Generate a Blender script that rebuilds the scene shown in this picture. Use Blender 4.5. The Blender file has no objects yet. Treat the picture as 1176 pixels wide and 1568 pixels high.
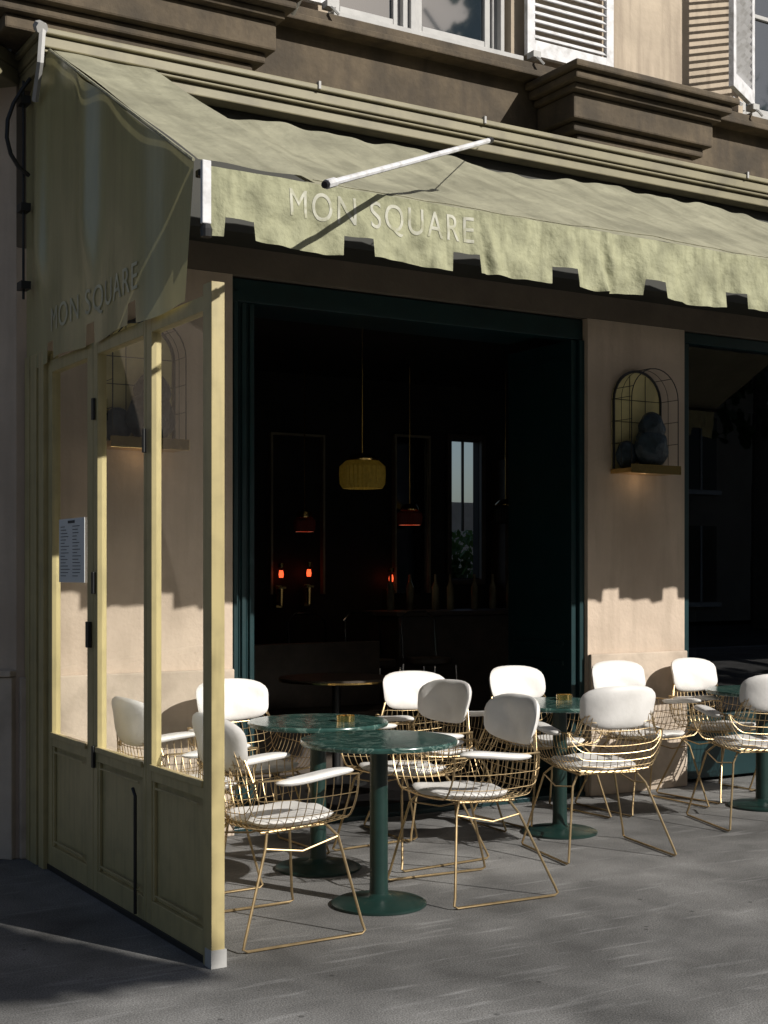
import bpy, math, random
import bmesh
from mathutils import Vector, Matrix
random.seed(7)
rad=math.radians
scene=bpy.context.scene
COL=scene.collection

# ---------------------------------------------------------------- helpers
def link(o,parent=None):
    COL.objects.link(o)
    if parent is not None: o.parent=parent
    return o
def empty(name,loc=(0,0,0),rz=0,parent=None):
    o=bpy.data.objects.new(name,None); o.empty_display_size=.2
    o.location=loc; o.rotation_euler=(0,0,rz)
    return link(o,parent)

class B:
    def __init__(s): s.v=[]; s.f=[]; s.M=None
    def _a(s,vs,fs):
        n=len(s.v)
        if s.M is not None: vs=[s.M@Vector(p) for p in vs]
        s.v+= [tuple(p) for p in vs]; s.f+=[tuple(i+n for i in f) for f in fs]
    def box(s,x0,x1,y0,y1,z0,z1):
        vs=[(x0,y0,z0),(x1,y0,z0),(x1,y1,z0),(x0,y1,z0),(x0,y0,z1),(x1,y0,z1),(x1,y1,z1),(x0,y1,z1)]
        s._a(vs,[(0,3,2,1),(4,5,6,7),(0,1,5,4),(1,2,6,5),(2,3,7,6),(3,0,4,7)])
    def tube(s,pts,r,n=6,closed=False):
        pts=[Vector(p) for p in pts]; m=len(pts); vs=[]
        up=Vector((0,0,1)); prev=None
        for i,p in enumerate(pts):
            if closed: t=(pts[(i+1)%m]-pts[i-1])
            else: t=pts[min(i+1,m-1)]-pts[max(i-1,0)]
            if t.length<1e-9: t=Vector((0,0,1))
            t.normalize()
            if prev is None:
                a=t.cross(up)
                if a.length<.1: a=t.cross(Vector((1,0,0)))
            else:
                a=prev-t*prev.dot(t)
                if a.length<1e-6: a=t.orthogonal()
            a.normalize(); prev=a; b=t.cross(a)
            for k in range(n):
                c=2*math.pi*k/n
                vs.append(p+a*(r*math.cos(c))+b*(r*math.sin(c)))
        fs=[]
        for i in range(m if closed else m-1):
            j=(i+1)%m
            for k in range(n):
                l=(k+1)%n
                fs.append((i*n+k,i*n+l,j*n+l,j*n+k))
        if not closed:
            fs.append(tuple(reversed(range(n)))); fs.append(tuple((m-1)*n+k for k in range(n)))
        s._a(vs,fs)
    def lathe(s,prof,cx,cy,n=40,cap=True):
        vs=[];fs=[]
        for r,z in prof:
            for k in range(n):
                a=2*math.pi*k/n; vs.append((cx+r*math.cos(a),cy+r*math.sin(a),z))
        m=len(prof)
        for i in range(m-1):
            for k in range(n):
                l=(k+1)%n; fs.append((i*n+k,i*n+l,(i+1)*n+l,(i+1)*n+k))
        if cap:
            fs.append(tuple(reversed(range(n)))); fs.append(tuple((m-1)*n+k for k in range(n)))
        s._a(vs,fs)
    def grid(s,fn,nu,nv,keep=None):
        vs=[fn(i/nu,j/nv) for i in range(nu+1) for j in range(nv+1)]
        fs=[]
        for i in range(nu):
            for j in range(nv):
                if keep and not keep((i+.5)/nu,(j+.5)/nv): continue
                a=i*(nv+1)+j; fs.append((a,a+nv+1,a+nv+2,a+1))
        s._a(vs,fs)
    def pad(s,m,th,ex=4.0,nr=8,na=40):
        def ring(k,side):
            out=[]
            for q in range(na):
                t=2*math.pi*q/na; c,d=math.cos(t),math.sin(t)
                rr=(abs(c)**ex+abs(d)**ex)**(-1/ex)
                p,nn=m(c*rr*k,d*rr*k)
                h=th*math.sqrt(max(0,1-k**5))
                out.append(p+nn*(h*side))
            return out
        vs=[];fs=[]
        ks=[.02]+[i/nr for i in range(1,nr)]+[.96,1.0]
        for side in (1,-1):
            base=len(vs)
            for k in ks: vs+=ring(k,side)
            for i in range(len(ks)-1):
                for q in range(na):
                    l=(q+1)%na
                    f=(base+i*na+q,base+(i+1)*na+q,base+(i+1)*na+l,base+i*na+l)
                    fs.append(f if side==1 else f[::-1])
            f=tuple(base+q for q in range(na)); fs.append(f if side==1 else f[::-1])
        s._a(vs,fs)
    def mesh(s,name,mat,smooth=False):
        me=bpy.data.meshes.new(name); me.from_pydata(s.v,[],s.f); me.update()
        if mat: me.materials.append(mat)
        if smooth:
            for p in me.polygons: p.use_smooth=True
            me.set_sharp_from_angle(angle=rad(40))
        return me
    def obj(s,name,mat,parent=None,bevel=0,smooth=False):
        o=bpy.data.objects.new(name,s.mesh(name,mat,smooth)); link(o,parent)
        if bevel:
            b=o.modifiers.new('bev','BEVEL'); b.width=bevel; b.segments=2; b.limit_method='ANGLE'
        return o

def mat(name,col,rough=.6,metal=0,nscale=6,namt=.15,bump=.0,bscale=60,detail=6,spec=.5,dirt=None,stretch=None,transl=0,bdist=.01,bstretch=None,streak=None):
    m=bpy.data.materials.new(name); m.use_nodes=True; nt=m.node_tree; N=nt.nodes; L=nt.links
    p=N['Principled BSDF']; p.inputs['Roughness'].default_value=rough; p.inputs['Metallic'].default_value=metal
    p.inputs['Specular IOR Level'].default_value=spec
    tc=N.new('ShaderNodeTexCoord'); src=tc.outputs['Object']
    if stretch:
        mp=N.new('ShaderNodeMapping'); mp.inputs['Scale'].default_value=stretch; L.new(src,mp.inputs['Vector']); src=mp.outputs['Vector']
    n=N.new('ShaderNodeTexNoise'); n.inputs['Scale'].default_value=nscale; n.inputs['Detail'].default_value=detail; n.inputs['Roughness'].default_value=.62
    L.new(src,n.inputs['Vector'])
    r=N.new('ShaderNodeValToRGB'); r.color_ramp.elements[0].position=.3; r.color_ramp.elements[1].position=.7
    r.color_ramp.elements[0].color=tuple(c*(1-namt) for c in col)+(1,)
    r.color_ramp.elements[1].color=tuple(min(1,c*(1+namt)) for c in col)+(1,)
    L.new(n.outputs['Fac'],r.inputs['Fac']); out=r.outputs['Color']
    for dd,mpn in ((dirt,None),(streak,1)):
        if not dd: continue
        n2=N.new('ShaderNodeTexNoise'); n2.inputs['Scale'].default_value=dd[1]; n2.inputs['Detail'].default_value=8
        s2=tc.outputs['Object']
        if mpn:
            mq=N.new('ShaderNodeMapping'); mq.inputs['Scale'].default_value=dd[3]; L.new(s2,mq.inputs['Vector']); s2=mq.outputs['Vector']
        L.new(s2,n2.inputs['Vector'])
        r2=N.new('ShaderNodeValToRGB'); r2.color_ramp.elements[0].position=.48; r2.color_ramp.elements[1].position=.68
        r2.color_ramp.elements[0].color=(0,0,0,1); r2.color_ramp.elements[1].color=(dd[2],)*3+(1,)
        L.new(n2.outputs['Fac'],r2.inputs['Fac'])
        mx=N.new('ShaderNodeMix'); mx.data_type='RGBA'; L.new(r2.outputs['Color'],mx.inputs[0]); L.new(out,mx.inputs[6]); mx.inputs[7].default_value=tuple(dd[0])+(1,)
        out=mx.outputs[2]
    L.new(out,p.inputs['Base Color'])
    if bump:
        nb=N.new('ShaderNodeTexNoise'); nb.inputs['Scale'].default_value=bscale; nb.inputs['Detail'].default_value=5
        bs=src
        if bstretch:
            mq=N.new('ShaderNodeMapping'); mq.inputs['Scale'].default_value=bstretch; L.new(tc.outputs['Object'],mq.inputs['Vector']); bs=mq.outputs['Vector']
        L.new(bs,nb.inputs['Vector'])
        bp=N.new('ShaderNodeBump'); bp.inputs['Strength'].default_value=bump; bp.inputs['Distance'].default_value=bdist
        L.new(nb.outputs['Fac'],bp.inputs['Height']); L.new(bp.outputs['Normal'],p.inputs['Normal'])
    if transl:
        t=N.new('ShaderNodeBsdfTranslucent'); L.new(out,t.inputs['Color'])
        ms=N.new('ShaderNodeMixShader'); ms.inputs[0].default_value=transl
        L.new(p.outputs[0],ms.inputs[1]); L.new(t.outputs[0],ms.inputs[2]); L.new(ms.outputs[0],N['Material Output'].inputs['Surface'])
    return m
def emis(name,col,st):
    m=bpy.data.materials.new(name); m.use_nodes=True; N=m.node_tree.nodes
    p=N['Principled BSDF']; p.inputs['Base Color'].default_value=col+(1,); p.inputs['Emission Color'].default_value=col+(1,); p.inputs['Emission Strength'].default_value=st
    return m
def glass(name,tint=(.93,.95,.94),ior=1.5,gl=(1,1,1),rough=.0):
    m=bpy.data.materials.new(name); m.use_nodes=True; nt=m.node_tree; N=nt.nodes; L=nt.links
    N.remove(N['Principled BSDF'])
    f=N.new('ShaderNodeFresnel'); f.inputs['IOR'].default_value=ior
    t=N.new('ShaderNodeBsdfTransparent'); t.inputs['Color'].default_value=tint+(1,)
    g=N.new('ShaderNodeBsdfGlossy'); g.inputs['Roughness'].default_value=rough; g.inputs['Color'].default_value=gl+(1,)
    ms=N.new('ShaderNodeMixShader'); L.new(f.outputs[0],ms.inputs[0]); L.new(t.outputs[0],ms.inputs[1]); L.new(g.outputs[0],ms.inputs[2])
    L.new(ms.outputs[0],N['Material Output'].inputs['Surface'])
    return m

# ---------------------------------------------------------------- materials
M_plaster=mat('plaster',(.57,.46,.36),.9,nscale=1.6,namt=.12,bump=.4,bscale=35,detail=10,dirt=((.43,.34,.26),2.3,.55),streak=((.40,.32,.245),3,.4,(4,4,.5)))
M_lintel_shade=mat('lintel_shade_plaster',(.17,.138,.105),.9,nscale=2.5,namt=.2,bump=.3,bscale=35,detail=10)  # awning shade put into the colour, darker than the wall plaster
M_plaster_up=mat('stone_plaster',(.45,.375,.285),.9,nscale=2.2,namt=.16,bump=.3,bscale=30,detail=10,streak=((.26,.21,.16),3,.55,(5,5,.5)))
M_dado=mat('dado_stone',(.53,.44,.35),.9,nscale=3,namt=.14,bump=.4,bscale=25,detail=10,dirt=((.30,.24,.18),4,.6))
M_brown=mat('weathered_brown_stone',(.098,.074,.046),.85,nscale=5,namt=.35,bump=.5,bscale=30,detail=10,dirt=((.04,.032,.022),3,.8),streak=((.045,.035,.025),3,.6,(3,3,.6)))
M_olive=mat('olive_yellow_paint',(.46,.38,.185),.35,nscale=3,namt=.06,bump=.06,bscale=20,dirt=((.28,.235,.12),9,.4),streak=((.27,.225,.11),5,.4,(6,6,.5)))
M_cornice=mat('cornice_olive_paint',(.23,.205,.122),.55,nscale=4,namt=.15,dirt=((.12,.104,.068),5,.6))
M_housing=mat('awning_housing_shade_dark',(.03,.03,.023),.7,nscale=4)  # near-black stands in for the shade in the gap under the cornice
M_fabric=mat('awning_canvas',(.31,.30,.212),.85,nscale=3,namt=.15,bump=.8,bscale=4,bdist=.05,dirt=((.17,.165,.115),3.2,.6),streak=((.19,.183,.125),3,.6,(4,.8,.8)),transl=.03)
M_valance=mat('valance_canvas',(.36,.36,.225),.8,nscale=5,namt=.15,bump=1.0,bscale=9,bdist=.03,dirt=((.195,.195,.12),7,.65),streak=((.20,.20,.12),4,.65,(6,6,1.2)),transl=.05)
M_side=mat('awning_vinyl',(.42,.38,.195),.24,nscale=2,namt=.12,bump=.15,bscale=3,stretch=(1,5,.6),transl=.15,spec=1.0)
M_letter=mat('worn_white_lettering',(.49,.485,.40),.8,nscale=25,namt=.18,dirt=((.35,.345,.23),18,1.0))
M_letter2=mat('faded_lettering',(.58,.54,.38),.8,nscale=12,namt=.3)
M_teal=mat('dark_teal_paint',(.005,.027,.030),.4,nscale=5,namt=.2,bump=.1,bscale=15)
M_white=mat('white_painted_wood',(.66,.66,.67),.6,nscale=12,namt=.1,bump=.15,bscale=40,dirt=((.35,.34,.32),14,.6))
M_grey=mat('grey_window_paint',(.40,.395,.38),.6,nscale=9,namt=.12)
M_black=mat('black_metal',(.012,.012,.012),.45)
M_cush=mat('white_leatherette',(.74,.72,.69),.5,nscale=5,namt=.05,bump=.45,bscale=9,dirt=((.57,.55,.51),6,.4))
M_brass=mat('brass_wire',(.46,.34,.185),.36,metal=.85,nscale=20,namt=.2)
M_brass2=mat('polished_brass',(.75,.52,.20),.2,metal=1,nscale=20,namt=.1)
M_green=mat('dark_green_enamel',(.010,.030,.025),.35,nscale=8,namt=.2)
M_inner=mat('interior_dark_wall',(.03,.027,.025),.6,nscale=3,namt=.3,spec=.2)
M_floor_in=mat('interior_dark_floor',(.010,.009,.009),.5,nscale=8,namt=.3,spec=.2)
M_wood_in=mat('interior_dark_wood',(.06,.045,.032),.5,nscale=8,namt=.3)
M_glass=glass('clear_glass',ior=1.52)
M_wglass=glass('window_glass',tint=(.6,.63,.65),ior=1.8)
M_chrome=mat('chrome',(.6,.6,.6),.2,metal=1)
M_leaf=mat('leaf_green',(.06,.10,.03),.6,nscale=2,namt=.4,transl=.25)
M_bark=mat('bark',(.12,.10,.08),.9,nscale=12,namt=.4,bump=.8)
M_paper=mat('paper',(.75,.75,.74),.7,namt=.03)
M_ink=mat('ink',(.08,.08,.08),.8)
M_sconce=mat('sconce_plate_yellow',(.70,.61,.31),.3,metal=.1,nscale=5,namt=.2,dirt=((.34,.30,.16),5,.6))
M_rock=mat('blue_grey_figure',(.022,.038,.052),.4,nscale=14,namt=.6,bump=1,bscale=28)
M_shade=mat('yellow_fringe_shade',(.30,.24,.05),.7,nscale=30,namt=.2,transl=.3)
M_red=mat('red_shade',(.25,.03,.015),.5)
M_farb=mat('opposite_facade',(.30,.26,.21),.9,nscale=1,namt=.15)
M_roof=mat('zinc_roof',(.12,.13,.15),.5,nscale=2)
M_farglass=mat('dark_window',(.02,.025,.03),.1)

def marble():
    m=mat('green_marble',(.026,.068,.057),.2,nscale=9,namt=.5,detail=12)
    nt=m.node_tree;N=nt.nodes;L=nt.links;p=N['Principled BSDF']
    src=p.inputs['Base Color'].links[0].from_socket
    tc=N.new('ShaderNodeTexCoord'); n=N.new('ShaderNodeTexNoise'); n.inputs['Scale'].default_value=7; n.inputs['Detail'].default_value=12; n.inputs['Distortion'].default_value=1.6
    L.new(tc.outputs['Object'],n.inputs['Vector'])
    r=N.new('ShaderNodeValToRGB'); e=r.color_ramp.elements; e[0].position=.46; e[0].color=(0,0,0,1); e[1].position=.5; e[1].color=(.65,.65,.65,1)
    x=e.new(.54); x.color=(0,0,0,1)
    L.new(n.outputs['Fac'],r.inputs['Fac'])
    mx=N.new('ShaderNodeMix'); mx.data_type='RGBA'; L.new(r.outputs['Color'],mx.inputs[0]); L.new(src,mx.inputs[6]); mx.inputs[7].default_value=(.20,.28,.24,1)
    L.new(mx.outputs[2],p.inputs['Base Color']); return m
M_marble=marble()

def asphalt(name,base,seed=0):
    m=bpy.data.materials.new(name); m.use_nodes=True; nt=m.node_tree;N=nt.nodes;L=nt.links;p=N['Principled BSDF']
    p.inputs['Roughness'].default_value=.88; p.inputs['Specular IOR Level'].default_value=.3
    tc=N.new('ShaderNodeTexCoord')
    def noise(sc,det,dist=0,mp=None):
        n=N.new('ShaderNodeTexNoise'); n.inputs['Scale'].default_value=sc; n.inputs['Detail'].default_value=det; n.inputs['Distortion'].default_value=dist
        s=tc.outputs['Object']
        if mp:
            q=N.new('ShaderNodeMapping'); q.inputs['Scale'].default_value=mp[0]; q.inputs['Rotation'].default_value=(0,0,mp[1]); L.new(s,q.inputs['Vector']); s=q.outputs['Vector']
        L.new(s,n.inputs['Vector']); return n.outputs['Fac']
    def ramp(f,a,ca,b,cb):
        r=N.new('ShaderNodeValToRGB'); e=r.color_ramp.elements; e[0].position=a; e[1].position=b; e[0].color=(ca,)*3+(1,); e[1].color=(cb,)*3+(1,)
        L.new(f,r.inputs['Fac']); return r.outputs['Color']
    def mul(a,b):
        x=N.new('ShaderNodeMix'); x.data_type='RGBA'; x.blend_type='MULTIPLY'; x.inputs[0].default_value=1; L.new(a,x.inputs[6]); L.new(b,x.inputs[7]); return x.outputs[2]
    def add(a,b):
        x=N.new('ShaderNodeMix'); x.data_type='RGBA'; x.blend_type='ADD'; x.inputs[0].default_value=1; L.new(a,x.inputs[6]); L.new(b,x.inputs[7]); return x.outputs[2]
    c=ramp(noise(.8,7,.8),.36,.66,.64,1.25)
    c=mul(c,ramp(noise(3.5,9,.4),.32,.74,.68,1.18))
    c=mul(c,ramp(noise(150,4),.36,.60,.66,1.36))
    rgb=N.new('ShaderNodeRGB'); rgb.outputs[0].default_value=base+(1,)
    c=mul(c,rgb.outputs[0])
    st=ramp(noise(2.2,10,.3,((1,7,1),.5)),.60,0,.74,.10)
    c=add(c,st)
    st2=ramp(noise(1.6,9,.2,((1,9,1),-.9)),.62,0,.75,.09)
    c=add(c,st2)
    v=N.new('ShaderNodeTexVoronoi'); v.inputs['Scale'].default_value=4.2; L.new(tc.outputs['Object'],v.inputs['Vector'])
    c=mul(c,ramp(v.outputs['Distance'],.035,.5,.06,1))
    v=N.new('ShaderNodeTexVoronoi'); v.inputs['Scale'].default_value=17; L.new(tc.outputs['Object'],v.inputs['Vector'])
    c=mul(c,ramp(v.outputs['Distance'],.06,.6,.10,1))
    L.new(c,p.inputs['Base Color'])
    bp=N.new('ShaderNodeBump'); bp.inputs['Strength'].default_value=.5; bp.inputs['Distance'].default_value=.005
    L.new(noise(170,3),bp.inputs['Height']); L.new(bp.outputs['Normal'],p.inputs['Normal'])
    return m
M_asph=asphalt('pavement_asphalt',(.185,.182,.176))
M_road=asphalt('road_asphalt',(.07,.07,.07))

# ---------------------------------------------------------------- ground
b=B(); b._a([(-400,-400,-.13),(400,-400,-.13),(400,400,-.13),(-400,400,-.13)],[(0,1,2,3)]); b.obj('ground',M_road)
b=B(); b.box(-60,60,-5.2,14,-.125,0); b.obj('pavement',M_asph)
b=B(); b.box(-60,60,-5.5,-5.203,-.125,.004); b.obj('kerb',mat('granite_kerb',(.3,.3,.3),.8,nscale=20,bump=.3),bevel=.015)

# ---------------------------------------------------------------- cafe building
FY=7.11
bld=empty('cafe_building')
w=B()
w.box(2.06,3.30,FY,7.35,0,3.20)
w.box(5.906,6.78,FY,7.35,0,3.20)
w.box(9.4,14,FY,7.35,0,3.20)
w.obj('ground_floor_wall',M_plaster,bld)
w=B(); w.box(2.06,14,FY,7.35,3.203,4.2); w.obj('lintel_wall',M_lintel_shade,bld)
w=B()
w.box(2.02,14,7.06,7.36,4.2,4.66)
w.obj('entablature',M_brown,bld)
w=B()
for a,c in ((2.06,3.92),(5.27,7.35),(8.7,14)):
    w.box(a,c,FY,7.38,4.76,7.2)
w.box(2.06,14,FY,7.38,7.2,9.2)
w.obj('upper_wall',M_plaster_up,bld)
w=B(); w.box(2.0,14,6.93,7.4,4.66,4.70); w.box(2.0,14,6.97,7.4,4.703,4.76); w.obj('string_course',M_brown,bld,bevel=.008)
w=B(); w.box(1.8,14,6.7,7.6,9.203,9.5); w.obj('roof_cornice',M_plaster_up,bld,bevel=.02)
w=B(); w._a([(1.8,6.8,9.505),(14,6.8,9.505),(14,8.6,11),(1.8,8.6,11),(1.8,11.1,11),(14,11.1,11)],[(0,1,2,3),(3,2,5,4)]); w.box(2,14,11.12,11.3,3.42,10.98); w.obj('roof',M_roof,bld)
cn=Vector((-.742,-.67,0)); cd=Vector((-.67,.742,0))
Mx=Matrix(((cd.x,-cn.x,0,2.06),(cd.y,-cn.y,0,FY),(0,0,1,0),(0,0,0,1)))
w=B(); w.M=Mx; w.box(0.0,6,0.0,.25,0,4.2); w.obj('corner_wall',M_plaster,bld)
w=B(); w.M=Mx; w.box(-.0,6,-.045,-.002,0,.95); w.box(-.0,6,-.06,-.002,.953,.985); w.obj('corner_dado',M_dado,bld,bevel=.006)
w=B(); w.M=Mx; w.box(0,6,-.03,.25,4.2,9.2); w.obj('corner_upper_wall',M_brown,bld)
w=B(); w.M=Mx; w.box(-.02,6,-.46,0,4.125,4.195); w.box(-.02,6,-.42,0,4.04,4.122); w.obj('corner_cornice',M_cornice,bld,bevel=.008)
w=B(); w.box(5.908,6.778,7.075,7.108,0,.95); w.box(2.07,3.298,7.075,7.108,0,.95); w.box(9.402,14,7.075,7.108,0,.95)
w.obj('dado',M_dado,bld,bevel=.008)
w=B()
w.box(2.04,14,6.64,FY-.002,4.165,4.197)
w.box(2.06,14,6.66,FY-.002,4.105,4.163)
w.box(2.07,14,6.675,FY-.002,4.085,4.103)
w.box(2.07,14,6.70,FY-.002,4.025,4.083)
w.obj('shop_cornice',M_cornice,bld,bevel=.007)
w=B(); w.box(2.2,14,6.80,FY-.004,3.36,4.02); w.obj('awning_housing_sunblock',M_housing,bld)  # housing extended downward to block sun leaking over the roller
w=B()
for x in (3.6,4.72,6.9):
    w.box(x,x+.014,6.63,6.66,4.17,4.212)
w.obj('cornice_clips',M_grey,bld)
def console(x0,x1):
    w=B()
    w.box(x0,x1,6.52,7.05,4.60,4.645)
    w.box(x0+.03,x1-.03,6.56,7.05,4.545,4.597)
    w.box(x0+.07,x1-.07,6.62,7.05,4.50,4.543)
    w.box(x0+.10,x1-.10,6.67,7.05,4.34,4.498)
    w.box(x0+.14,x1-.14,6.72,7.05,4.28,4.338)
    w.box(x0+.2,x1-.2,6.76,7.05,4.205,4.278)
    w.obj('stone_console',M_brown,bld,bevel=.012)
console(5.33,6.72); console(1.7,3.46)
w=B()
for x in (3.50,6.76):
    w.tube([(x,6.75,4.6),(x,6.62,4.68),(x,6.55,4.62)],.014,6)
w.obj('iron_bracket',M_white,bld)

def upg():
    m=bpy.data.materials.new('reflecting_window_glass'); m.use_nodes=True; nt=m.node_tree;N=nt.nodes;L=nt.links
    p=N['Principled BSDF']; p.inputs['Base Color'].default_value=(.02,.03,.04,1); p.inputs['Roughness'].default_value=.03
    p.inputs['IOR'].default_value=2.6
    return m
M_upglass=upg()
def upper_window(x0,x1):
    fr=B(); y=7.19
    fr.box(x0,x0+.09,y,y+.1,4.80,7.2); fr.box(x1-.09,x1,y,y+.1,4.80,7.2)
    fr.box(x0+.091,x1-.091,y,y+.1,4.78,4.86)
    fr.box(x0+.03,x0+.06,y-.05,y,4.86,7.2); fr.box(x1-.06,x1-.03,y-.05,y,4.86,7.2)
    c=(x0+x1)/2-.05
    fr.box(c-.06,c+.06,y-.02,y+.08,4.861,7.2); fr.box(c-.018,c+.018,y-.045,y-.021,4.862,7.2)
    for a,d in ((x0+.092,c-.061),(c+.061,x1-.092)):
        fr.box(a,a+.045,y+.02,y+.07,4.862,7.2); fr.box(d-.045,d,y+.02,y+.07,4.862,7.2)
        fr.box(a+.046,d-.046,y+.02,y+.07,4.862,4.93); fr.box(a+.046,d-.046,y+.025,y+.06,5.6,5.63)
    fr.obj('window_frame',M_grey,bld,bevel=.004)
    g=B(); g.box(x0+.1,x1-.1,y+.045,y+.05,4.87,7.19); g.obj('window_pane',M_upglass,bld)
    s=B(); s.box(x0-.02,x1+.02,7.0,7.3,4.763,4.80); s.obj('window_sill',M_grey,bld,bevel=.006)
upper_window(3.92,5.27); upper_window(7.35,8.7)

def shutter(x,y,z0,z1,wd,ang):
    M=Matrix.Translation((x,y,0))@Matrix.Rotation(ang,4,'Z')
    f=B(); f.M=M; t=.035
    f.box(0,.06,0,t,z0,z1); f.box(wd-.06,wd,0,t,z0,z1)
    f.box(.061,wd-.061,0,t,z0,z0+.10); f.box(.061,wd-.061,0,t,z1-.1,z1); f.box(.061,wd-.061,0,t,z0+1.15,z0+1.25)
    z=z0+.115
    while z<z1-.12:
        if not (z0+1.13<z<z0+1.25):
            f._a([(.055,-.002,z),(wd-.055,-.002,z),(wd-.055,.030,z+.034),(.055,.030,z+.034),(.055,.004,z-.004),(wd-.055,.004,z-.004),(wd-.055,.036,z+.030),(.055,.036,z+.030)],
              [(0,1,2,3),(7,6,5,4),(0,4,5,1),(3,2,6,7),(0,3,7,4),(1,5,6,2)])
        z+=.052
    f.obj('louvred_shutter',M_white,bld)
shutter(5.335,7.02,4.83,7.15,.72,0)
shutter(3.22,7.02,4.83,7.15,.66,0)
h=(7.34,7.03); a=math.atan2(-.46,-.89)
shutter(h[0],h[1],4.84,7.15,.50,a)
shutter(8.75,7.02,4.83,7.15,.66,0)
w=B()
for (x,y) in ((3.86,7.0),(5.36,7.0),(7.3,6.98),(6.05,6.98)):
    w.box(x-.03,x+.03,y-.05,y+.02,4.79,4.83); w.tube([(x,y-.03,4.8),(x,y-.07,4.77),(x+.03,y-.08,4.74)],.009,5)
w.obj('shutter_stay',M_grey,bld)

t=B()
for i,x in enumerate((3.302,3.368,3.432)):
    t.box(x,x+.05,7.14+.03*i,7.80,.03,3.12)
    t.box(x+.012,x+.036,7.125+.03*i,7.14+.03*i-.001,.1,3.05)
t.box(3.30,5.905,7.16,7.26,3.06,3.195)
t.box(3.50,5.80,7.28,7.86,3.12,3.19)
t.box(5.862,5.904,7.14,7.90,.03,3.055)
t.box(5.815,5.858,7.17,7.88,.03,3.055)
for z0,z1 in ((.12,.9),(1.0,2.95)):
    t.box(5.806,5.8145,7.25,7.80,z0,z0+.03); t.box(5.806,5.8145,7.25,7.80,z1-.03,z1)
t.box(3.30,5.905,7.13,7.40,-.01,.028)
t.box(6.782,6.86,7.15,7.27,.03,3.12); t.box(6.782,9.398,7.15,7.27,3.122,3.197)
t.box(8.06,8.12,7.16,7.26,.5,3.12); t.box(6.862,9.398,7.15,7.27,.03,.48); t.box(9.33,9.398,7.15,7.27,.49,3.12)
t.obj('teal_shopfront_joinery',M_teal,bld,bevel=.006)
g=B()
for a_,c_ in ((6.862,8.058),(8.122,9.328)): g._a([(a_,7.208,.49),(c_,7.208,.49),(c_,7.208,3.118),(a_,7.208,3.118)],[(0,1,2,3)])
g.obj('shop_window_glass',M_wglass,bld)

# interior shell
i_=B()
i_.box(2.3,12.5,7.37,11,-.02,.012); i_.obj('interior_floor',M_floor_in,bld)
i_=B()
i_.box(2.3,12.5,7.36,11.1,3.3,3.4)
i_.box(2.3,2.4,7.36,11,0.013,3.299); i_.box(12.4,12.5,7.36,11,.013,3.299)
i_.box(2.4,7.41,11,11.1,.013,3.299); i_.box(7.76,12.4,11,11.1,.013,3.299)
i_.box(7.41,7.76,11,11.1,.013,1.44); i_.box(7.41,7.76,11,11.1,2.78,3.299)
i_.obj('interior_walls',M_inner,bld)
i_=B()
i_.box(7.36,7.409,10.95,10.998,1.38,2.84); i_.box(7.761,7.81,10.95,10.998,1.38,2.84); i_.box(7.41,7.76,10.95,10.998,2.79,2.84); i_.box(7.41,7.76,10.95,10.998,1.38,1.43)
i_.box(7.58,7.60,11.02,11.05,1.9,2.78)
i_.box(6.15,9.6,9.9,10.4,.013,1.12); i_.box(6.1,9.65,9.85,10.45,1.122,1.16)
for z in (1.5,1.85,2.2): i_.box(7.95,9.6,10.75,10.99,z,z+.03)
i_.box(7.9,7.945,10.75,10.99,1.2,2.6); i_.box(9.605,9.65,10.75,10.99,1.2,2.6)
i_.box(4.2,5.6,8.9,9.4,.013,.45); i_.box(4.2,5.6,9.3,9.4,.451,.95)
i_.obj('bar_counter_and_trim',M_wood_in,bld,bevel=.006)
i_=B()
for x0,x1,z0,z1 in ((5.45,6.0,1.3,2.75),(6.75,7.15,1.3,2.8)):
    for a,c in ((x0,x0+.02),(x1-.02,x1)): i_.box(a,c,10.93,10.99,z0,z1)
    i_.box(x0+.021,x1-.021,10.93,10.99,z1-.02,z1)
i_.obj('mirror_frame',mat('dull_brass_frame',(.35,.30,.2),.4,metal=.5),bld)
i_=B(); i_.box(6.77,7.13,10.97,10.98,1.3,2.78)
i_.obj('mirror_glass',mat('smoked_mirror',(.25,.25,.27),.06,metal=1,namt=.05),bld)
i_=B()
for k in range(14):
    x=6.3+k*.22+random.uniform(-.05,.05); i_.lathe([(.035,1.162),(.035,1.36),(.012,1.42),(.012,1.48)],x,10.25,10)
for z in (1.53,1.88,2.23):
    for k in range(11):
        x=8.05+k*.145+random.uniform(-.03,.03); q=random.uniform(.85,1.15); i_.lathe([(.033,z+.001),(.033,z+.17*q),(.011,z+.22*q),(.011,z+.27*q)],x,10.85,10)
i_.obj('bar_bottles',mat('bottle_glass',(.16,.15,.10),.12,nscale=3,namt=.6),bld,smooth=True)
i_=B(); i_.box(6.5,10.5,13.6,13.8,0,2.34); i_.obj('mirror_view_wall',mat('white_mirror_view_wall',(.75,.75,.73),.8),bld)  # invented view behind the opening, standing in for a mirror's street reflection
lf=B()
for k in range(2200):
    c=Vector((8.15+random.gauss(0,.4),12.3+random.gauss(0,.22),1.42+random.gauss(0,.3)))
    if c.z>1.93: continue
    R=Matrix.Rotation(random.uniform(0,6.3),3,'Z')@Matrix.Rotation(random.uniform(-1.3,1.3),3,'X'); s=random.uniform(.03,.055)
    lf._a([c+R@Vector(p)*s for p in ((-.5,-1,0),(.5,-1,0),(.6,.3,.1),(0,1.2,0),(-.6,.3,.1))],[(0,1,2,3,4)])
for k in range(6):
    lf.tube([(8.15,12.3,.5),(8.15+random.gauss(0,.25),12.3,1.5)],.012,5)
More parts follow.
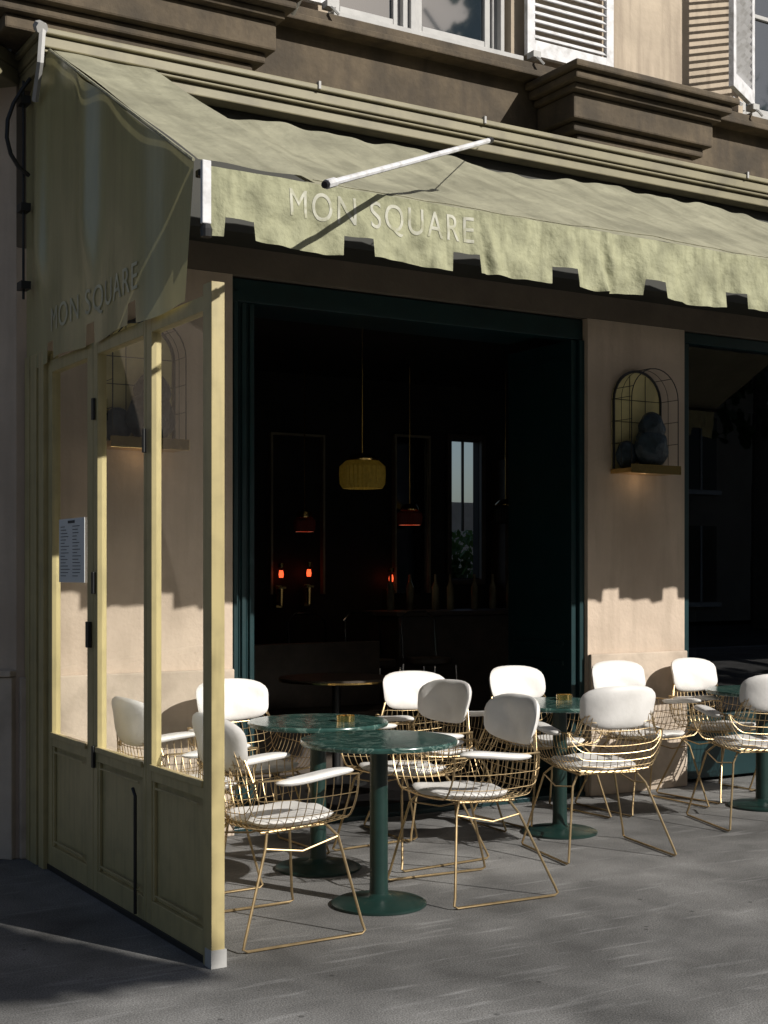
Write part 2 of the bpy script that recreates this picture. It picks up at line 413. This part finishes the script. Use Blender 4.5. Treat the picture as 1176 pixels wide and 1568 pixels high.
cp=empty('mirror_view_plant'); lf.obj('foliage',mat('bright_leaf',(.12,.21,.05),.5,nscale=3,namt=.4,transl=.3),cp)  # plant belongs to the invented view replacing the mirror reflection
pb=B(); pb.lathe([(.22,0),(.3,.55),(.27,.55)],8.15,12.3,24); pb.obj('pot',M_dado,cp)

def pendant(x,y,zc,r,hh,m,lit=0):
    e=empty('pendant_lamp')
    p=B(); p.tube([(x,y,3.3),(x,y,zc+hh/2+.05)],.005,5); p.obj('cord',M_brass2,e)
    p=B(); p.lathe([(.02,zc+hh/2+.06),(.06,zc+hh/2+.05),(r*.75,zc+hh/2+.012),(r*.72,zc+hh/2)],x,y,32); p.obj('brass_cap',M_brass2,e,smooth=True)
    p=B(); n=64; pr=[(r*.72,zc+hh/2),(r*.98,zc+hh*.3),(r,zc),(r*.97,zc-hh*.35),(r*.85,zc-hh/2)]
    vs=[];fs=[]
    for (rr,z) in pr:
        for k in range(n):
            q=rr*(1+(.035 if k%2 else -.02)); a=2*math.pi*k/n; vs.append((x+q*math.cos(a),y+q*math.sin(a),z))
    for i in range(len(pr)-1):
        for k in range(n):
            l=(k+1)%n; fs.append((i*n+k,i*n+l,(i+1)*n+l,(i+1)*n+k))
    p._a(vs,fs); p.obj('fringed_shade',m,e)
    if lit:
        L=bpy.data.lights.new('bulb','POINT'); L.energy=lit; L.color=(1,.78,.5); L.shadow_soft_size=.05
        o=bpy.data.objects.new('bulb',L); o.location=(x,y,zc); link(o,e)
pendant(5.03,8.6,2.21,.165,.2,M_shade,.25)
pendant(7.93,8.9,2.2,.165,.2,M_shade,.25)
pendant(6.45,10.2,1.98,.11,.13,M_red,.8)
pendant(7.35,10.0,2.02,.13,.16,M_black)
pendant(5.40,10.2,1.9,.09,.12,M_red,.5)
M_flame=emis('lamp_glow',(1,.10,.03),2.0)
for x,z in ((5.53,1.48),(5.81,1.49),(6.68,1.44)):
    e=empty('wall_lantern')
    p=B(); p.box(x-.035,x+.035,10.86,10.93,z-.13,z-.11); p.box(x-.03,x+.03,10.93,10.998,z-.3,z-.1); p.lathe([(.032,z+.06),(.03,z+.10)],x,10.89,12); p.lathe([(.02,z-.28),(.03,z-.13)],x,10.89,12); p.obj('brass_holder',M_brass2,e)
    p=B(); p.lathe([(.018,z-.03),(.022,z),(.016,z+.035)],x,10.89,12); p.obj('glowing_shade',M_flame,e)
for x,y in ((5.2,9.6),(5.75,9.65),(6.3,9.65)):
    e=empty('bar_stool')
    p=B()
    for sx in (-.16,.16):
        p.tube([(x+sx,y-.16,.72),(x+sx*1.1,y-.2,.05),(x+sx*1.1,y-.15,.03),(x+sx*1.1,y+.15,.03),(x+sx*1.1,y+.2,.05),(x+sx,y+.16,.72)],.01,6)
    p.tube([(x-.17,y+.15,.72),(x-.17,y+.19,1.1),(x-.1,y+.21,1.16),(x+.1,y+.21,1.16),(x+.17,y+.19,1.1),(x+.17,y+.15,.72)],.01,6)
    p.obj('chrome_legs',M_chrome,e,smooth=True)
    p=B(); p.lathe([(.17,.72),(.19,.74),(.18,.78),(.02,.79)],x,y,24); p.obj('seat',M_wood_in,e,smooth=True)
e=empty('interior_table'); p=B(); p.lathe([(.4,.74),(.4,.76)],4.7,8.4,48); p.obj('top',M_wood_in,e); p=B(); p.lathe([(.406,.735),(.406,.748)],4.7,8.4,48,cap=False); p.obj('brass_edge',M_brass2,e); p=B(); p.lathe([(.22,.013),(.2,.03),(.03,.05),(.03,.74)],4.7,8.4,24); p.obj('pedestal',M_black,e)

c=B()
kp=[(2.07,6.90,4.02),(2.03,6.90,3.96),(1.985,6.90,3.88),(1.955,6.90,3.79),(1.95,6.90,3.70),(1.97,6.90,3.62),(2.01,6.90,3.56),(2.07,6.92,3.53)]
c.tube(kp,.011,6)
c.tube([(2.05,6.95,4.02),(2.05,6.95,2.9)],.007,6)
for q in (3.9,3.35,2.95): c.box(2.03,2.08,6.92,7.0,q,q+.04)
c.obj('black_cable',M_black,bld,smooth=True)
c=B(); c.tube([(2.05,6.62,4.2),(2.03,6.6,4.0),(2.05,6.75,3.86)],.018,6); c.tube([(2.04,6.6,4.17),(2.04,6.66,4.2)],.03,8); c.obj('awning_end_bracket',M_grey,bld,smooth=True)

# ---------------------------------------------------------------- awning
aw=empty('cafe_awning')
AF=4.88
def sagm(x,t):
    return -.026*math.sin(math.pi*t)*(1+.8*math.sin(x*2.3)) + .009*math.sin(x*6+2*t)+ .013*math.sin(x*3.1+t*3)+.005*math.sin(x*17+t*5)+.003*math.sin(x*31-t*9)
b=B()
def fL(u,v):
    x=2.12+.53*u; y=AF+(6.72-AF)*v; z=3.095+1.035*v-.020*math.sin(math.pi*v)*math.sin(math.pi*u)+.004*math.sin(u*9+v*12)
    return (x,y,z)
b.grid(fL,16,40)
b.obj('left_canopy_panel',M_fabric,aw,smooth=True)
b=B()
def fM(u,v):
    x=2.60+6.9*u
    y=AF+(6.20-AF)*v
    z=3.07+.695*v+sagm(x,v)*(.3+v)
    return (x,y,z)
b.grid(fM,400,34)
b.obj('main_canopy',M_fabric,aw,smooth=True)
b=B(); b.tube([(2.62+.1*i,6.22,3.715+sagm(2.62+.1*i,1)*1.2) for i in range(69)],.05,12); b.obj('roller_tube',M_fabric,aw,smooth=True)
b=B(); b.tube([(2.66+.05*i,AF+.07,3.07+.695*.053+sagm(2.66+.05*i,.053)*.353+.003) for i in range(136)],.0025,4); b.obj('canopy_hem',M_fabric,aw)
b=B(); b.box(2.12,9.5,4.876,4.912,3.030,3.058); b.obj('front_bar',M_black,aw,bevel=.005)
b=B(); b.box(2.12,2.158,4.84,4.862,2.84,3.085); b.obj('valance_end_bar',M_white,aw,bevel=.004)
b=B(); b.lathe([(.022,2.79),(.024,2.82),(.016,2.84)],2.14,4.85,12); b.obj('bar_end_cap',M_black,aw)
def vwave(x,z):
    k=max(0,(3.06-z)/.27)
    o=.011*math.sin(x*10.5+1.5*math.sin(x*1.7))+.008*math.sin(x*23+2*math.sin(x*3.3)+z*5) +.005*math.sin(x*41+z*22)+.0025*math.sin(x*67-z*30)
    if x>4.1: o*=1.3
    for c0 in (4.15,5.45,3.45):
        o+=.020*math.exp(-((x-c0)/.05)**2)*math.sin((x-c0)*60+z*18)
    return AF-.024-k*.01+o*(.22+.78*k)
nc=[2.28+.5385*i for i in range(14)]
def vbot(x):
    d=min(abs(x-q) for q in nc)
    if d<.066: return 2.874
    return 2.790+.005*math.sin(x*9.0)-.006*((d-.27)/.2)
b=B(); nx=1840; nz=20; x0=2.16; x1=9.5
vs=[];fs=[]
for i in range(nx+1):
    x=x0+(x1-x0)*i/nx; zb=vbot(x)
    for j in range(nz+1):
        z=3.068+(zb-3.068)*j/nz; vs.append((x,vwave(x,z),z))
for i in range(nx):
    for j in range(nz):
        a_=i*(nz+1)+j; fs.append((a_,a_+nz+1,a_+nz+2,a_+1))
b._a(vs,fs); b.obj('scalloped_valance',M_valance,aw,smooth=True)
def sidex(y,z):
    k=min(1,max(0,(4.0-z)/1.2))
    o=.006*math.sin(y*6.5+.6)+.002*math.sin(y*17+z*.6)
    q=min(1,max(0,(z-2.78)/.4)); q=q*q*(3-2*q)
    o-=(.042*math.exp(-((y-6.80)/.11)**2)+.040*math.exp(-((y-6.10)/.13)**2))*q+.010*math.exp(-((y-5.5)/.2)**2)
    return 2.098+o*(.55+.45*k)
def stop(y):
    return 3.082+.565*(y-AF) if y<6.72 else 4.12-.5*(y-6.72)
sn=[6.66,6.07,5.50]
def sbot(y):
    return 2.645 if min(abs(y-q) for q in sn)<.05 else 2.55+.008*math.sin(y*8)
vs=[];fs=[];ny=260;nz=40
for i in range(ny+1):
    y=AF+.0+(7.07-AF)*i/ny
    for j in range(nz+1):
        z=stop(y)+(sbot(y)-stop(y))*j/nz
        yy=y
        if y<5.1: yy=y+.09*(1-(y-AF)/.22)*max(0,(3.08-z)/.53)
        vs.append((sidex(yy,z),yy,z))
for i in range(ny):
    for j in range(nz):
        a_=i*(nz+1)+j; fs.append((a_,a_+1,a_+nz+2,a_+nz+1))
b=B(); b._a(vs,fs); b.obj('side_curtain',M_side,aw,smooth=True)
b=B(); b.tube([(2.10,AF,3.09),(2.10,6.72,4.125)],.007,6); b.obj('side_rail',M_fabric,aw)
def lettering(txt,size,fn,m,name,sp=1.15):
    cu=bpy.data.curves.new(name,'FONT'); cu.body=txt; cu.size=size; cu.align_x='CENTER'; cu.space_character=sp
    o=bpy.data.objects.new('tmp',cu); COL.objects.link(o); bpy.context.view_layer.update()
    me=bpy.data.meshes.new_from_object(o.evaluated_get(bpy.context.evaluated_depsgraph_get()))
    bpy.data.objects.remove(o)
    bm=bmesh.new(); bm.from_mesh(me)
    xs=[v.co.x for v in bm.verts]; x_=min(xs); xm=max(xs)
    while x_<xm:
        x_+=.012
        bmesh.ops.bisect_plane(bm,geom=bm.verts[:]+bm.edges[:]+bm.faces[:],plane_co=(x_,0,0),plane_no=(1,0,0))
    y_=0
    while y_<size:
        y_+=.02
        bmesh.ops.bisect_plane(bm,geom=bm.verts[:]+bm.edges[:]+bm.faces[:],plane_co=(0,y_,0),plane_no=(0,1,0))
    bm.to_mesh(me); bm.free()
    for v in me.vertices: v.co=Vector(fn(v.co.x,v.co.y))
    me.materials.clear(); me.materials.append(m); me.name=name
    return link(bpy.data.objects.new(name,me),aw)
lettering('MON SQUARE',.162,lambda x,y:(2.945+x*.79,vwave(2.945+x*.79,2.922+y)-.0022,2.922+y),M_letter,'valance_lettering')
lettering('MON SQUARE',.165,lambda x,y:(sidex(6.03-x*1.05,2.69+y)-.004,6.03-x*1.05,2.69+y),M_letter2,'side_lettering')
b=B(); P0=Vector((2.33,4.22,2.87)); P1=Vector((3.68,5.13,3.49))
b.tube([P0,P1],.012,8); d=(P1-P0).normalized()
b.tube([P0-d*.02,P0+d*.05],.017,8)
b.obj('support_pole',M_white,aw,smooth=True)
b=B(); b.tube([P1-d*.02,P1+d*.02],.015,8); b.tube([P1,(4.745,6.65,4.075)],.003,5); b.tube([P0-d*.035,P0-d*.015],.013,8); b.obj('pole_stay',M_black,aw,smooth=True)

# ---------------------------------------------------------------- glass screen
sc=empty('terrace_glass_screen')
X0,X1=2.12,2.165
s=B()
s.box(2.115,2.17,4.745,4.825,.0,2.60)
posts=[(5.365,5.425),(5.43,5.455),(6.03,6.085),(6.09,6.17),(6.70,6.76)]
for a_,c_ in posts: s.box(X0,X1,a_,c_,.03,2.56)
for a_,c_ in ((6.78,6.86),(6.90,7.0),(7.02,7.10)): s.box(2.10,2.18,a_,c_,.0,2.62)
s.box(2.13,2.16,6.762,7.1,.01,2.6)
spans=[(4.826,5.364),(5.456,6.029),(6.171,6.699)]
for a_,c_ in spans:
    s.box(X0,X1,a_,c_,2.50,2.56); s.box(X0,X1,a_,c_,.63,.69); s.box(X0,X1,a_,c_,.03,.13)
    s.box(X0+.018,X1-.018,a_,c_,.131,.629)
    s.box(X0-.006,X0-.001,a_+.05,c_-.05,.60,.61); s.box(X0-.006,X0-.001,a_+.05,c_-.05,.155,.165)
    s.box(X0+.004,X0+.0175,a_+.0,a_+.02,.131,.629); s.box(X0+.004,X0+.0175,c_-.02,c_,.131,.629)
    s.box(X0-.012,X0-.001,a_,c_,.69-.015,.70)
s.obj('painted_frame',M_olive,sc,bevel=.004)
g=B()
for a_,c_ in spans: g._a([(2.142,a_,.70),(2.142,c_,.70),(2.142,c_,2.50),(2.142,a_,2.50)],[(0,3,2,1)])
g.obj('glass_panes',M_glass,sc)
k=B()
for z in (.6,1.4,2.2):
    k.box(2.105,2.118,6.05,6.075,z,z+.10)
k.box(2.10,2.118,6.10,6.14,1.15,1.27)
k.tube([(2.10,5.50,.05),(2.10,5.50,.55),(2.10,5.53,.58)],.008,6)
k.box(2.12,2.165,4.83,7.1,.0,.028)
k.box(2.098,2.112,5.40,5.42,2.0,2.1)
k.obj('hinges_and_bolts',M_black,sc,bevel=.002)
k=B(); k.box(2.112,2.176,4.74,4.80,.001,.07); k.obj('post_shoe',M_grey,sc)
me_=empty('menu_sheet')
p=B(); p.box(2.134,2.137,6.25,6.63,1.45,1.76); p.obj('paper',M_paper,me_)
p=B()
for r_ in range(16):
    z=1.72-r_*.016
    for (ya,yb) in ((6.29,6.42),(6.46,6.60)):
        L_=random.uniform(.4,1); p.box(2.132,2.1335,yb-(yb-ya)*L_,yb,z,z+.003)
p.box(2.132,2.1335,6.39,6.49,1.737,1.75)
p.obj('print',M_ink,me_)

# ---------------------------------------------------------------- wall sconces
def sconce(xc,zb,wd=.42,hh=.70,dp=.20):
    e=empty('arched_wall_lamp'); y=FY-.004; r=wd/2; ys=y-dp
    def arch(rr,yy,dx=0,n=16):
        pts=[(xc-rr+dx,yy,zb+.03)]+[(xc-rr*math.cos(math.pi*i/n)+dx,yy,zb+hh-r+rr*math.sin(math.pi*i/n)) for i in range(n+1)]+[(xc+rr+dx,yy,zb+.03)]
        return pts
    p=B(); o_=arch(r,y-.02); i0=len(o_)
    p._a(o_+arch(r,y),[tuple(reversed(range(i0))),]+[(k_,(k_+1)%i0,(k_+1)%i0+i0,k_+i0) for k_ in range(i0)]); p.obj('arched_mirror_plate',M_sconce,e)
    p=B(); p.tube(arch(r,y-.022),.010,6); p.tube(arch(r*.99,ys),.0035,6)
    for f in (.5,): p.tube(arch(r,y-dp*f),.002,5)
    for i in range(3): 
        q=arch(r,y)[3+i*5]; p.tube([q,(q[0],ys,q[2])],.0025,5)
    for zz in (.2,.35,.5):
        p.tube([(xc-r,y,zb+zz),(xc-r,ys,zb+zz)],.002,5); p.tube([(xc+r,y,zb+zz),(xc+r,ys,zb+zz)],.002,5)
        p.box(xc-r,xc+r,y-.0235,y-.0215,zb+zz-.002,zb+zz+.002)
    p.box(xc-.07,xc-.066,y-.0235,y-.0215,zb+.03,zb+hh-.03); p.box(xc+.07,xc+.074,y-.0235,y-.0215,zb+.03,zb+hh-.03)
    p.obj('wire_cage',M_black,e,smooth=True)
    p=B(); p.box(xc-r-.01,xc+r+.01,ys-.01,y,zb-.005,zb+.025); p.box(xc-r-.014,xc+r+.014,ys-.014,ys-.0105,zb-.01,zb+.05)
    p.obj('brass_shelf',M_brass2,e,bevel=.003)
    def blob(cx,cy,cz,rx,ry,rz,ph):
        n=16; vs=[];fs=[]
        for i in range(n+1):
            th=math.pi*i/n
            for k_ in range(24):
                a_=2*math.pi*k_/24; q=1+.06*math.sin(4*a_+5*th+ph)+.04*math.sin(9*a_-4*th)
                vs.append((cx+rx*q*math.sin(th)*math.cos(a_),cy+ry*q*math.sin(th)*math.sin(a_),cz+rz*math.cos(th)))
        for i in range(n):
            for k_ in range(24):
                l=(k_+1)%24; fs.append((i*24+k_,(i+1)*24+k_,(i+1)*24+l,i*24+l))
        p._a(vs,fs)
    p=B(); blob(xc+.04,y-.115,zb+.17,.135,.085,.145,0); blob(xc+.05,y-.11,zb+.30,.10,.07,.12,2); blob(xc-.13,y-.06,zb+.12,.08,.05,.10,1)
    p.obj('sculpted_figure',M_rock,e,smooth=True)
    L=bpy.data.lights.new('glow','POINT'); L.energy=.10; L.color=(1,.7,.42); L.shadow_soft_size=.04
    o=bpy.data.objects.new('glow',L); o.location=(xc,y-.10,zb-.05); link(o,e)
sconce(6.32,2.17); sconce(2.72,2.17)

# ---------------------------------------------------------------- tables
tm={}
def table(x,y):
    e=empty('bistro_table',(x,y,0),random.uniform(0,6))
    if not tm:
        p=B(); p.lathe([(.335,.722),(.352,.726),(.355,.735),(.355,.742),(.350,.748)],0,0,72); tm['t']=p.mesh('marble_top',M_marble,True)
        p=B(); p.lathe([(.215,.002),(.215,.012),(.20,.020),(.10,.032),(.055,.042),(.043,.055),(.041,.12),(.041,.70),(.09,.708),(.12,.721)],0,0,48); tm['p']=p.mesh('green_pedestal',M_green,True)
    link(bpy.data.objects.new('marble_top',tm['t']),e); link(bpy.data.objects.new('green_pedestal',tm['p']),e)
for q in ((3.174,5.28),(3.297,6.081),(4.94,6.196),(6.60,6.216)): table(*q)
def ashtray(x,y):
    e=empty('brass_ashtray'); p=B(); z=.749
    p.lathe([(.045,z),(.047,z+.03),(.044,z+.03),(.042,z+.006),(.001,z+.005)],x,y,28); p.obj('bowl',M_brass2,e,smooth=True)
ashtray(3.40,5.98); ashtray(5.08,6.33)

# ---------------------------------------------------------------- chairs
def cline(v):
    if v<.5:
        t=v/.5; return (.255-.43*t, .462-.018*math.sin(math.pi*t)-.012*t)
    t=(v-.5)/.5
    a=min(1,t/.25); xx=-.175-.055*math.sin(a*math.pi/2); zz=.45+.055*(1-math.cos(a*math.pi/2))
    if t>.25: q=(t-.25)/.75; xx-=.065*q; zz+=.33*q
    return (xx,zz)
def S(u,v):
    x,z=cline(v); au=abs(u); sg=1 if u>=0 else -1
    hv=max(0,(v-.5)/.5)
    if au<=.62: y=.205*au/.62; dz=.012*(au/.62)**2
    else:
        s_=(au-.62)/.38; y=.205+.085*math.sin(s_*math.pi/2)*(1-.3*hv); dz=.012
        zt=.655
        if z<zt: dz+= (zt-z)*(s_**1.3)
    hb=max(0,(hv-.45)/.55)
    y*=1-.10*hv-.22*hb
    dz-=.05*hb*au**4
    x+=.10*hv*(au**3)*(1-.5*hb)
    return Vector((x,sg*y,z+dz))
wb=B()
NV=44
us=[-1+2*i/16 for i in range(17)]
for i,u in enumerate(us):
    wb.tube([S(u,j/NV) for j in range(NV+1)],.0019 if 0<i<16 else .0045,5)
for j in range(0,23):
    v=j/22; wb.tube([S(-1+2*i/30,v) for i in range(31)],.0019 if 0<j<22 else .0045,5)
lb=B()
for sy in (1,-1):
    lb.tube([(.16,sy*.17,.452),(.20,sy*.215,.40),(.262,sy*.305,.05),(.272,sy*.313,.018),(.255,sy*.315,.009),(-.27,sy*.315,.009),(-.287,sy*.313,.018),(-.275,sy*.305,.05),(-.14,sy*.215,.38),(-.11,sy*.17,.440)],.0062,8)
    lb.tube([(.16,sy*.17,.447),(-.14,sy*.17,.437)],.006,6)
    lb.tube([(.20,sy*.215,.40),(.02,sy*.235,.36),(-.14,sy*.215,.38)],.0045,6)
lb.tube([(.16,-.17,.449),(.16,.17,.449)],.006,6); lb.tube([(-.12,-.17,.437),(-.12,.17,.437)],.006,6)
def cushions(sd_):
    rr=random.Random(sd_); cb=B()
    p1,p2,p3=rr.uniform(0,6),rr.uniform(0,6),rr.uniform(-.012,.012)
    def mseat(a_,b_):
        p=S(a_*.62,.245+b_*.235); return p+Vector((0,p3,.022+.006*math.sin(a_*6+b_*3+p1)*b_)),Vector((0,0,1))
    cb.pad(mseat,.022,3.2)
    def mback(a_,b_):
        y=a_*(.218+.006*b_)*(1-.03*max(0,b_)**3)
        xx=-.283-.022*b_+.06*(abs(a_)**2.3)+.003*math.sin(a_*5+b_*4+p2)
        n_=Vector((1,-a_*.35,.12)).normalized()
        return Vector((xx,y,.80+p3*.6+.103*b_+.012*(1-a_*a_)*b_+a_*p3*.4)),n_
    cb.pad(mback,.026,4.0)
    for sy in (1,-1):
        def marm(a_,b_,sy=sy):
            return Vector((.045+p3+a_*.185,sy*(.285-.01*a_)+b_*.042,.668+.010*math.sin(a_*2)-.004*a_*math.sin(p2))),Vector((0,0,1))
        cb.pad(marm,.016,2.6)
    return cb.mesh('white_cushions',M_cush,True)
CU=[cushions(s_) for s_ in (1,2,3,4)]
CW=wb.mesh('brass_wire_shell',M_brass,True); CL=lb.mesh('brass_sled_legs',M_brass,True)
nch=[0]
def chair(x,y,deg):
    e=empty('wire_armchair',(x,y,0),rad(deg))
    for m,n in ((CW,'brass_wire_shell'),(CL,'brass_sled_legs'),(CU[nch[0]%4],'white_cushions')):
        link(bpy.data.objects.new(n,m),e)
    nch[0]+=1
for c_ in ((2.585,5.18,1),(3.69,5.31,177),(2.575,6.13,3),(3.17,6.58,-88),(3.85,6.10,184),(4.36,6.62,-93),(5.14,6.62,-87),
           (4.78,5.68,78),(5.93,6.60,-91),(6.70,6.68,-86),(6.16,5.86,72),(7.22,6.35,178)):
    chair(*c_)

# ---------------------------------------------------------------- street: trees, opposite building
def leafpoly(lf,c,s_,g=1.2):
    R=Matrix.Rotation(random.uniform(0,6.3),3,'Z')@Matrix.Rotation(random.gauss(g,.5),3,'X')
    lf._a([c+R@Vector(p)*s_ for p in ((-.3,-1,0),(.3,-1,0),(.9,-.1,.15),(.5,.5,0),(0,1.1,-.1),(-.5,.5,0),(-.9,-.1,.15))],[(0,1,2,3,4,5,6)])
def limb(tb,a_,b_,r0,r1):
    a_=Vector(a_);b_=Vector(b_)
    for i in range(5):
        p=a_.lerp(b_,i/5);q=a_.lerp(b_,(i+1)/5)
        tb.tube([p,q],r0+(r1-r0)*i/5,8)
e=empty('shadow_tree'); lf=B()  # unseen tree added out of frame to shade the pavement beside the screen
for k in range(8500):
    y=random.uniform(-3.5,-2.9); lo=.657*(4.72-y)+.05  # crown cut along the sun rays to shape its shadow edge
    hi=11
    xr=2.10+.45*(4.72-y)
    x=random.uniform(1.9,xr-.06)
    lo2=lo+.18*(xr-x)*.45
    z=lo2+ (hi-lo2)*random.random()**1.7
    leafpoly(lf,Vector((x,y,z)),random.uniform(.06,.13))
lf.obj('shadow_cut_foliage',M_leaf,e)
tb=B(); limb(tb,(2.6,-3.2,-.1),(3.3,-3.2,5.6),.17,.12)
for dx in (-.8,0,.8,1.6): limb(tb,(3.3,-3.2,5.2),(3.3+dx,-3.2,8+random.random()*2),.08,.03)
tb.obj('trunk_and_limbs',M_bark,e)
for cx,cy,cz,sr in ((22,-13,11,3.2),(29,-13,10,3.6),(21.5,-15.0,15.5,2.6)):
    e=empty('street_tree'); lf=B()
    cl=[(Vector((random.gauss(0,.5),random.gauss(0,.5),random.gauss(0,.6))),random.uniform(.25,.5)) for _ in range(22)]
    for k in range(2600):
        q,rr=random.choice(cl); v=Vector((random.gauss(0,1),random.gauss(0,1),random.gauss(0,1))).normalized()*rr*random.uniform(.6,1)
        leafpoly(lf,Vector((cx,cy,cz))+(q+v)*sr*.9,random.uniform(.12,.22))
    lf.obj('crown',M_leaf,e); tb=B(); limb(tb,(cx,cy,-.1),(cx,cy,cz),.25,.12)
    for k in range(6): limb(tb,(cx,cy,cz-2),(cx+random.gauss(0,1.6),cy+random.gauss(0,1.2),cz+random.uniform(0,2)),.09,.03)
    tb.obj('trunk',M_bark,e)

ob=empty('opposite_building')
p=B(); p.box(-30,40,-24,-16,0,9); p.obj('facade',M_farb,ob)
p=B(); q=B()
for i in range(22):
    for z0,z1 in ((.6,2.9),(4.0,6.2),(6.9,8.4)):
        x=-28+i*3; p.box(x,x+1.3,-16,-15.97,z0,z1); q.box(x-.1,x+1.4,-15.99,-15.85,z0-.15,z0-.02); q.box(x+.62,x+.68,-15.969,-15.94,z0,z1)
p.obj('windows',M_farglass,ob); q.obj('sills_and_bars',M_white,ob)
p=B(); p._a([(-30,-16,9.0),(40,-16,9.0),(40,-19,10.5),(-30,-19,10.5)],[(0,1,2,3)]); p.obj('mansard_roof',M_roof,ob)

# ---------------------------------------------------------------- light
sd=Vector((.45,-1,.657)).normalized()
el=math.asin(sd.z); az=math.atan2(sd.x,sd.y)
wd=bpy.data.worlds.new('World'); scene.world=wd; wd.use_nodes=True
N=wd.node_tree.nodes; bg=N['Background']; sk=N.new('ShaderNodeTexSky'); sk.sky_type='NISHITA'; sk.sun_disc=False
sk.air_density=.9; sk.dust_density=2.0; sk.ozone_density=.8
sk.sun_elevation=el; sk.sun_rotation=az; wd.node_tree.links.new(sk.outputs[0],bg.inputs['Color']); bg.inputs['Strength'].default_value=.058
sl=bpy.data.lights.new('sun','SUN'); sl.energy=5.0; sl.angle=rad(.5); sl.color=(1,.96,.90)
so=bpy.data.objects.new('sun',sl); so.rotation_euler=(-sd).to_track_quat('-Z','Y').to_euler(); so.location=(5,-8,12); link(so)

cam=bpy.data.cameras.new('camera'); cam.sensor_fit='HORIZONTAL'; cam.sensor_width=36; cam.lens=64.0; cam.shift_y=.0782; cam.clip_end=2000; cam.clip_start=.05
co=bpy.data.objects.new('camera',cam); co.location=(0,0,1.5); co.rotation_euler=(rad(90),0,-math.atan2(.5185,.8552)); link(co)
scene.camera=co
scene.view_settings.view_transform='Standard'; scene.view_settings.look='None'; scene.view_settings.exposure=0
